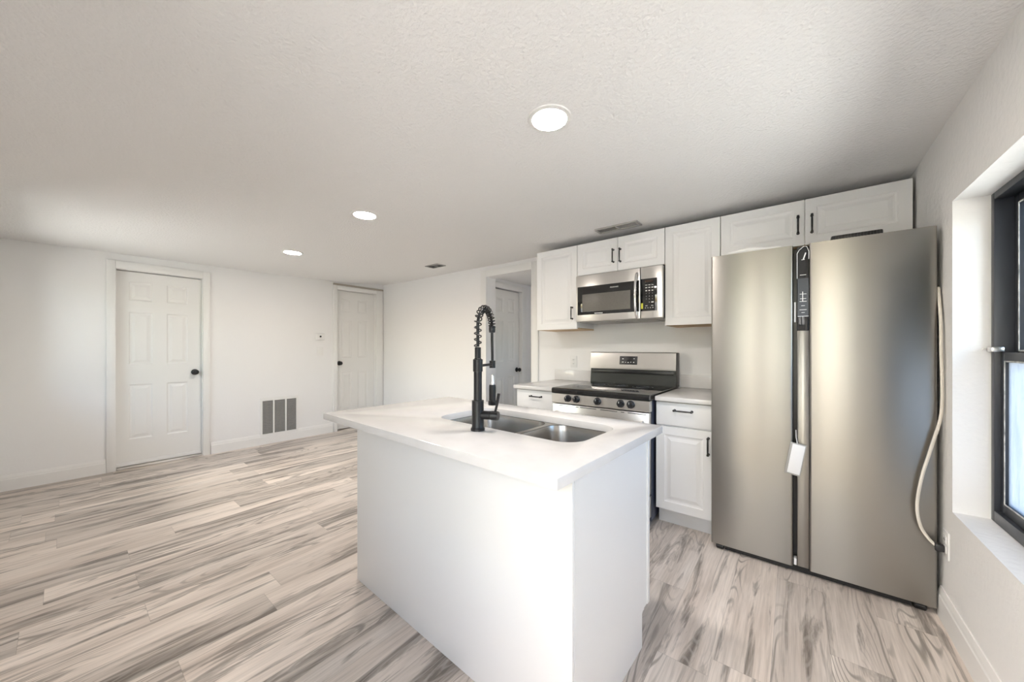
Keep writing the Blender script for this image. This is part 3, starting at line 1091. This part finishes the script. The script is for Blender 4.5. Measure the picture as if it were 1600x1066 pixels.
path = [(0.523, 2.50, 1.50), (0.522, 2.462, 1.34), (0.521, 2.452, 1.20), (0.523, 2.448, 1.062), (0.519, 2.446, 0.918), (0.490, 2.446, 0.769), (0.462, 2.445, 0.632), (0.447, 2.444, 0.50), (0.456, 2.442, 0.412), (0.479, 2.438, 0.362), (0.500, 2.432, 0.338)]
bm = new()
sp = [p - base for p in smooth_path(path)]
tube(bm, sp, 0.0052, 10)
tube(bm, [p + Vector((-0.0035, -0.0085, 0.002)) for p in sp], 0.0048, 10)
obj('cable', bm, 'cord', t)
bm = new()
box(bm, -0.006, 0.0225, -0.030, -0.002, -0.030, 0.000, 0.004)
obj('plug', bm, 'blackplastic', t, label='black plug')

# ------------------------------------------------------------------ island
IA = R(-2.07)
IORG = (-1.875, 0.823, 0)
t = thing('kitchen_island', 'white painted island cabinet under the big quartz top', 'island', IORG, IA)
bx0, bx1, by0, by1 = 0.058, 1.366, 0.148, 0.770
bm = new()
def ring_box(bm, x0, x1, y0, y1, z0, z1):
    box(bm, x0, x1, y0, y1, z0, z1)
box(bm, bx0 + 0.012, bx1 - 0.012, by0 + 0.012, by1 - 0.02, 0.12, 0.64)
obj('carcass', bm, 'cab', t)
bm = new()
box(bm, bx0, bx1 - 0.001, by0, by0 + 0.012, 0, 0.8620, 0.0015)
obj('front_panel', bm, 'island', t)
def end_profile(bm, x0, x1):
    poly = [(by0 + 0.0125, 0.0), (by1 - 0.075, 0.0), (by1 - 0.075, 0.135), (by1 - 0.066, 0.145), (by1 - 0.066, 0.150), (by1, 0.150), (by1, 0.862), (by0 + 0.0125, 0.862)]
    prism(bm, poly, 'x', x0, x1)
bm = new()
end_profile(bm, bx1 - 0.012, bx1)
obj('end_panel', bm, 'cab', t, smooth=0)
bm = new()
end_profile(bm, bx0, bx0 + 0.012)
obj('end_panel', bm, 'cab', t, smooth=0)
bm = new()
box(bm, bx1 - 0.001, bx1 + 0.004, by1 - 0.022, by1 + 0.001, 0.15, 0.862, 0.001)
obj('corner_trim', bm, 'trim', t)
bm = new()
box(bm, bx0 + 0.0125, bx1 - 0.0125, by1 - 0.075, by1 - 0.06, 0, 0.15)
obj('toe_kick', bm, 'cab', t)
bm = new()
box(bm, bx0 + 0.0125, bx1 - 0.0125, by1 - 0.020, by1, 0.15, 0.862)
obj('face_frame', bm, 'cab', t)
for i in range(3):
    dw = (bx1 - bx0) / 3
    d = cab_door('door', dw - 0.01, 0.66, 0, 0, 0, t)
    d.location = (bx0 + (i + 1) * dw - 0.005, by1 + 0.0195, 0.175)
    d.rotation_euler = (0, 0, R(180))
CL, CD = 1.41, 0.815
SX0, SX1, SY0, SY1 = 0.510, 1.280, 0.305, 0.672
SDIV = 0.945
t = thing('island_countertop', 'large white quartz countertop with sink cutout on the island', 'countertop', (IORG[0], IORG[1], 0.8625), IA)
bm = new()
plate_with_holes(bm, [(0, 0), (CL, 0), (CL, CD), (0, CD)], [rrect(SX0, SX1, SY0, SY1, 0.085, 10)], 0, 0.0305)
es = [e for e in bm.edges if all(abs(v.co.z - 0.0305) < 1e-5 for v in e.verts) and len(e.link_faces) == 2 and e.calc_face_angle(0) > 1.0]
es += [e for e in bm.edges if abs(e.verts[0].co.z - e.verts[1].co.z) > 0.02 and e.calc_face_angle(0) > 1.0]
bmesh.ops.bevel(bm, geom=es, offset=0.003, segments=2, profile=0.5, affect='EDGES')
obj('slab', bm, 'quartz', t, smooth=40)

# undermount double sink
t = thing('kitchen_sink', 'undermount double-bowl stainless sink set in the island top', 'sink', (IORG[0], IORG[1], 0.862), IA)
bowls = [(SX0 - 0.004, SDIV - 0.012), (SDIV + 0.012, SX1 + 0.004)]
bm = new()
plate_with_holes(bm, rrect(SX0 - 0.022, SX1 + 0.022, SY0 - 0.022, SY1 + 0.022, 0.09, 8),
                 [rrect(a, c, SY0 - 0.004, SY1 + 0.004, 0.075, 8) for a, c in bowls], -0.0085, -0.0005)
obj('rim', bm, 'sinksteel', t, smooth=40)
for a, c in bowls:
    bm = new()
    prof = [(0.0, -0.003, 0.075), (0.006, -0.03, 0.075), (0.012, -0.150, 0.072), (0.020, -0.180, 0.070), (0.045, -0.197, 0.055), (0.10, -0.202, 0.03)]
    rings = [[bm.verts.new((p[0], p[1], z)) for p in rrect(a + ins, c - ins, SY0 - 0.004 + ins, SY1 + 0.004 - ins, rr, 8)] for ins, z, rr in prof]
    for q0, q1 in zip(rings, rings[1:]):
        for k in range(len(q0)):
            bm.faces.new((q0[k], q0[(k + 1) % len(q0)], q1[(k + 1) % len(q0)], q1[k]))
    bm.faces.new(rings[-1])
    bw = obj('bowl', bm, 'sinksteel', t, smooth=50)
    bm = new()
    lathe(bm, [(0.045, -0.201), (0.045, -0.198), (0.036, -0.198), (0.030, -0.2005), (0.008, -0.2005), (0.007, -0.195), (0, -0.194)], Matrix.Translation(((a + c) / 2, (SY0 + SY1) / 2 + 0.02, 0)), 24)
    obj('drain', bm, 'chrome', bw)

# ------------------------------------------------------------------ faucet
FB = Vector((-0.994, 1.035, 0.893))
t = thing('kitchen_faucet', 'tall matte black spring pull-down faucet on the island', 'faucet', FB)
bm = new()
lathe(bm, [(0, 0), (0.0285, 0), (0.0285, 0.008), (0.0255, 0.012), (0.0240, 0.016), (0.0240, 0.120), (0.0195, 0.1205), (0, 0.1205)])
obj('base', bm, 'black', t)
bm = new()
lathe(bm, [(0, 0.120), (0.0165, 0.120), (0.0165, 0.235), (0.0195, 0.236), (0.0195, 0.284), (0.0165, 0.285), (0.0140, 0.287), (0.0140, 0.288), (0, 0.288)])
obj('stem', bm, 'black', t)
bm = new()
pr = [(0, 0.287)]
for k in range(9):
    z = 0.288 + k * 0.005
    pr += [(0.0130, z), (0.0130, z + 0.003), (0.0112, z + 0.0035), (0.0112, z + 0.0045)]
pr += [(0, 0.334)]
lathe(bm, pr)
obj('threaded_collar', bm, 'black', t)
DV = Vector((-0.330, 0.944, 0))
RCH = 0.150
r_arc = RCH / 2
zc = 0.335 + 0.085
def hose_pt(s):
    """s from 0..1: up the stem, over the arch."""
    L1 = 0.085
    L2 = math.pi * r_arc
    d = s * (L1 + L2)
    if d < L1:
        return Vector((0, 0, 0.335 + d))
    a = (d - L1) / r_arc
    return DV * (r_arc - r_arc * math.cos(a)) + Vector((0, 0, zc + r_arc * math.sin(a)))
inner = [hose_pt(k / 40) for k in range(41)]
endp = inner[-1]
inner += [endp + Vector((0, 0, -0.05)), endp + DV * 0.004 + Vector((0, 0, -0.12)), endp + DV * 0.004 + Vector((0, 0, -0.165))]
bm = new()
tube(bm, inner, 0.0062, 12)
obj('hose', bm, 'black', t)
side = Vector((0, 0, 1)).cross(DV).normalized()
turns = 17
cp_ = []
for k in range(turns * 16 + 1):
    s = k / (turns * 16)
    # coil pitch tightens over the arch
    s2 = s + 0.10 * math.sin(math.pi * s)
    p = hose_pt(min(s2, 1.0))
    q = hose_pt(min(s2 + 0.005, 1.0)) - hose_pt(max(s2 - 0.005, 0.0))
    n = q.normalized().cross(side).normalized()
    a = 2 * math.pi * turns * s
    cp_.append(p + (n * math.cos(a) + side * math.sin(a)) * 0.0140)
bm = new()
tube(bm, cp_, 0.0026, 6)
obj('spring_coil', bm, 'black', t)
bm = new()
lathe(bm, [(0, -0.022), (0.0125, -0.022), (0.0145, -0.016), (0.0145, 0.002), (0.0115, 0.008), (0, 0.008)], Matrix.Translation(endp + Vector((0, 0, 0.0))))
obj('coil_end_cap', bm, 'black', t)
za = 0.258
bm = new()
tube(bm, [DV * 0.012 + Vector((0, 0, za)), DV * (RCH - 0.008) + Vector((0, 0, za))], 0.0055, 12)
lathe(bm, [(0.0075, -0.016), (0.0135, -0.016), (0.0135, 0.016), (0.0075, 0.016), (0.0075, -0.016)], Matrix.Translation(DV * RCH + DV * 0.004 + Vector((0, 0, za))), 20)
obj('support_arm', bm, 'black', t)
hx = DV * (RCH + 0.004)
bm = new()
lathe(bm, [(0, 0.168), (0.0090, 0.168), (0.0090, 0.180), (0.0070, 0.184), (0.0062, 0.212), (0, 0.212)], Matrix.Translation(hx))
obj('hose_connector', bm, 'chrome', t, label='chrome hose connector')
bm = new()
lathe(bm, [(0, 0.078), (0.0175, 0.078), (0.0190, 0.082), (0.0190, 0.094), (0.0150, 0.100), (0.0150, 0.160), (0.0135, 0.168), (0, 0.168)], Matrix.Translation(hx))
obj('spray_head', bm, 'black', t)
# mixer stub towards the right with its lever
sd = Vector((math.cos(R(20)), math.sin(R(20)), 0))
mt = Matrix.Translation((0, 0, 0.062)) @ sd.to_track_quat('Z', 'Y').to_matrix().to_4x4()
bm = new()
lathe(bm, [(0, 0.018), (0.0175, 0.018), (0.0175, 0.056), (0.0165, 0.057), (0.0165, 0.059), (0.0185, 0.060), (0.0185, 0.084), (0.0165, 0.088), (0, 0.088)], mt)
mx = obj('mixer_stub', bm, 'black', t)
bm = new()
p0 = sd * 0.074 + Vector((0, 0, 0.075))
tube(bm, [p0, p0 + sd * 0.008 + Vector((0, 0, 0.03)), p0 + sd * 0.016 + Vector((0, 0, 0.075))], [0.0050, 0.0050, 0.0058], 10)
obj('lever', bm, 'black', mx)

# ------------------------------------------------------------------ ceiling lights and vents
def downlight(label, x, y):
    z = ceil_z(x, y)
    t = thing('ceiling_light', label, 'light', (x, y, z), 0, 'recessed ceiling lights')
    bm = new()
    lathe(bm, [(0.075, -0.006), (0.092, -0.004), (0.097, 0.004), (0.075, 0.004), (0.075, -0.006)], None, 40)
    obj('trim_ring', bm, 'white', t)
    bm = new()
    lathe(bm, [(0, -0.0050), (0.045, -0.0050), (0.075, -0.0045), (0.075, 0.003), (0, 0.003)], None, 40)
    obj('diffuser', bm, 'lamp', t, label='glowing white diffuser')
downlight('large round ceiling light above the island, nearest of the three', -0.83, 1.31)
downlight('round ceiling light in the middle of the row of three', -2.465, 1.375)
downlight('smallest-looking round ceiling light, farthest over the open floor', -3.96, 1.44)

def ceiling_vent(label, x, y, w, d, fr, nb, louver_m, frame_m):
    z = ceil_z(x, y)
    t = thing('ceiling_vent', label, 'vent', (x, y, z), 0)
    bm = new()
    for (a, c, e, f) in ((-w / 2, w / 2, -d / 2, -d / 2 + fr), (-w / 2, w / 2, d / 2 - fr, d / 2), (-w / 2, -w / 2 + fr, -d / 2 + fr, d / 2 - fr), (w / 2 - fr, w / 2, -d / 2 + fr, d / 2 - fr), (-0.006, 0.006, -d / 2 + fr, d / 2 - fr)):
        box(bm, a, c, e, f, -0.010, 0.004, 0.001)
    obj('frame', bm, frame_m, t)
    bm = new()
    box(bm, -w / 2 + fr, w / 2 - fr, -d / 2 + fr, d / 2 - fr, 0.0, 0.003)
    obj('duct', bm, 'ventdark', t)
    bm = new()
    for k in range(nb):
        yy = -d / 2 + fr + (k + 0.5) * (d - 2 * fr) / nb
        for a, c in ((-w / 2 + fr, -0.006), (0.006, w / 2 - fr)):
            box(bm, a, c, -0.007, 0.007, -0.0008, 0.0008, mtx=Matrix.Translation((0, yy, -0.003)) @ Matrix.Rotation(R(35), 4, 'X'))
    obj('louver', bm, louver_m, t)
ceiling_vent('grey louvred ceiling vent just above the microwave cabinet', -1.14, 2.845, 0.36, 0.125, 0.018, 6, 'ventgrey', 'ventgrey')
ceiling_vent('small dark ceiling vent near the far back corner', -3.46, 2.85, 0.23, 0.14, 0.012, 6, 'ventdark', 'ventgrey')

# ------------------------------------------------------------------ small fittings on the walls
t = thing('return_air_grille', 'white wall grille with three slatted columns above the baseboard', 'vent', (XL, 1.770, 0.342), R(90))
bm = new()
w, h = 0.435, 0.50
for (a, c, e, f) in ((-w / 2, w / 2, -h / 2, -h / 2 + .038), (-w / 2, w / 2, h / 2 - .038, h / 2), (-w / 2, -w / 2 + .022, -h / 2 + .038, h / 2 - .038), (w / 2 - .022, w / 2, -h / 2 + .038, h / 2 - .038), (-0.078, -0.062, -h / 2 + .038, h / 2 - .038), (0.062, 0.078, -h / 2 + .038, h / 2 - .038)):
    box(bm, a, c, -0.013, 0.0, e, f)
obj('frame', bm, 'trim', t)
bm = new()
box(bm, -w / 2 + .02, w / 2 - .02, -0.0015, 0.0, -h / 2 + .03, h / 2 - .03)
obj('duct', bm, 'ventdark', t)
bm = new()
for k in range(26):
    zz = -h / 2 + 0.045 + k * 0.0165
    box(bm, -w / 2 + .02, w / 2 - .02, -0.006, 0.006, -0.0010, 0.0010, mtx=Matrix.Translation((0, -0.006, zz)) @ Matrix.Rotation(R(40), 4, 'X'))
obj('louver', bm, 'ventgrey', t)

t = thing('thermostat', 'small white thermostat with dark dot left of the corner door', 'thermostat', (XL, 2.275, 1.39), R(90))
bm = new()
box(bm, -0.06, 0.06, -0.024, 0, -0.045, 0.045, 0.008)
obj('case', bm, 'white', t)
bm = new()
lathe(bm, [(0, 0), (0.013, 0), (0.013, 0.003), (0, 0.003)], Matrix.Translation((0.0, -0.0235, 0.003)) @ Matrix.Rotation(R(90), 4, 'X'), 18)
obj('dial', bm, 'black', t)
t = thing('light_switch', 'white light switch plate below the thermostat', 'light switch', (XL, 2.278, 1.18), R(90))
bm = new()
box(bm, -0.040, 0.040, -0.006, 0, -0.062, 0.062, 0.002)
obj('plate', bm, 'trim', t)
bm = new()
box(bm, -0.016, 0.016, -0.010, -0.005, -0.033, 0.033, 0.002)
obj('rocker', bm, 'trim', t)
t = thing('wall_outlet', 'white outlet on the back wall left of the range', 'outlet', (-1.775, YB, 1.085), 0)
bm = new()
box(bm, -0.036, 0.036, -0.006, 0.0, -0.058, 0.058, 0.002)
obj('cover_plate', bm, 'white', t)
for dz in (-0.021, 0.021):
    bm = new()
    box(bm, -0.017, 0.017, -0.0085, -0.004, dz - 0.015, dz + 0.015, 0.002)
    soc = obj('socket', bm, 'white', t)
    for dx in (-0.006, 0.006):
        bm = new()
        box(bm, dx - 0.0012, dx + 0.0012, -0.0095, -0.008, dz - 0.003, dz + 0.006)
        obj('slot', bm, 'ventdark', soc)
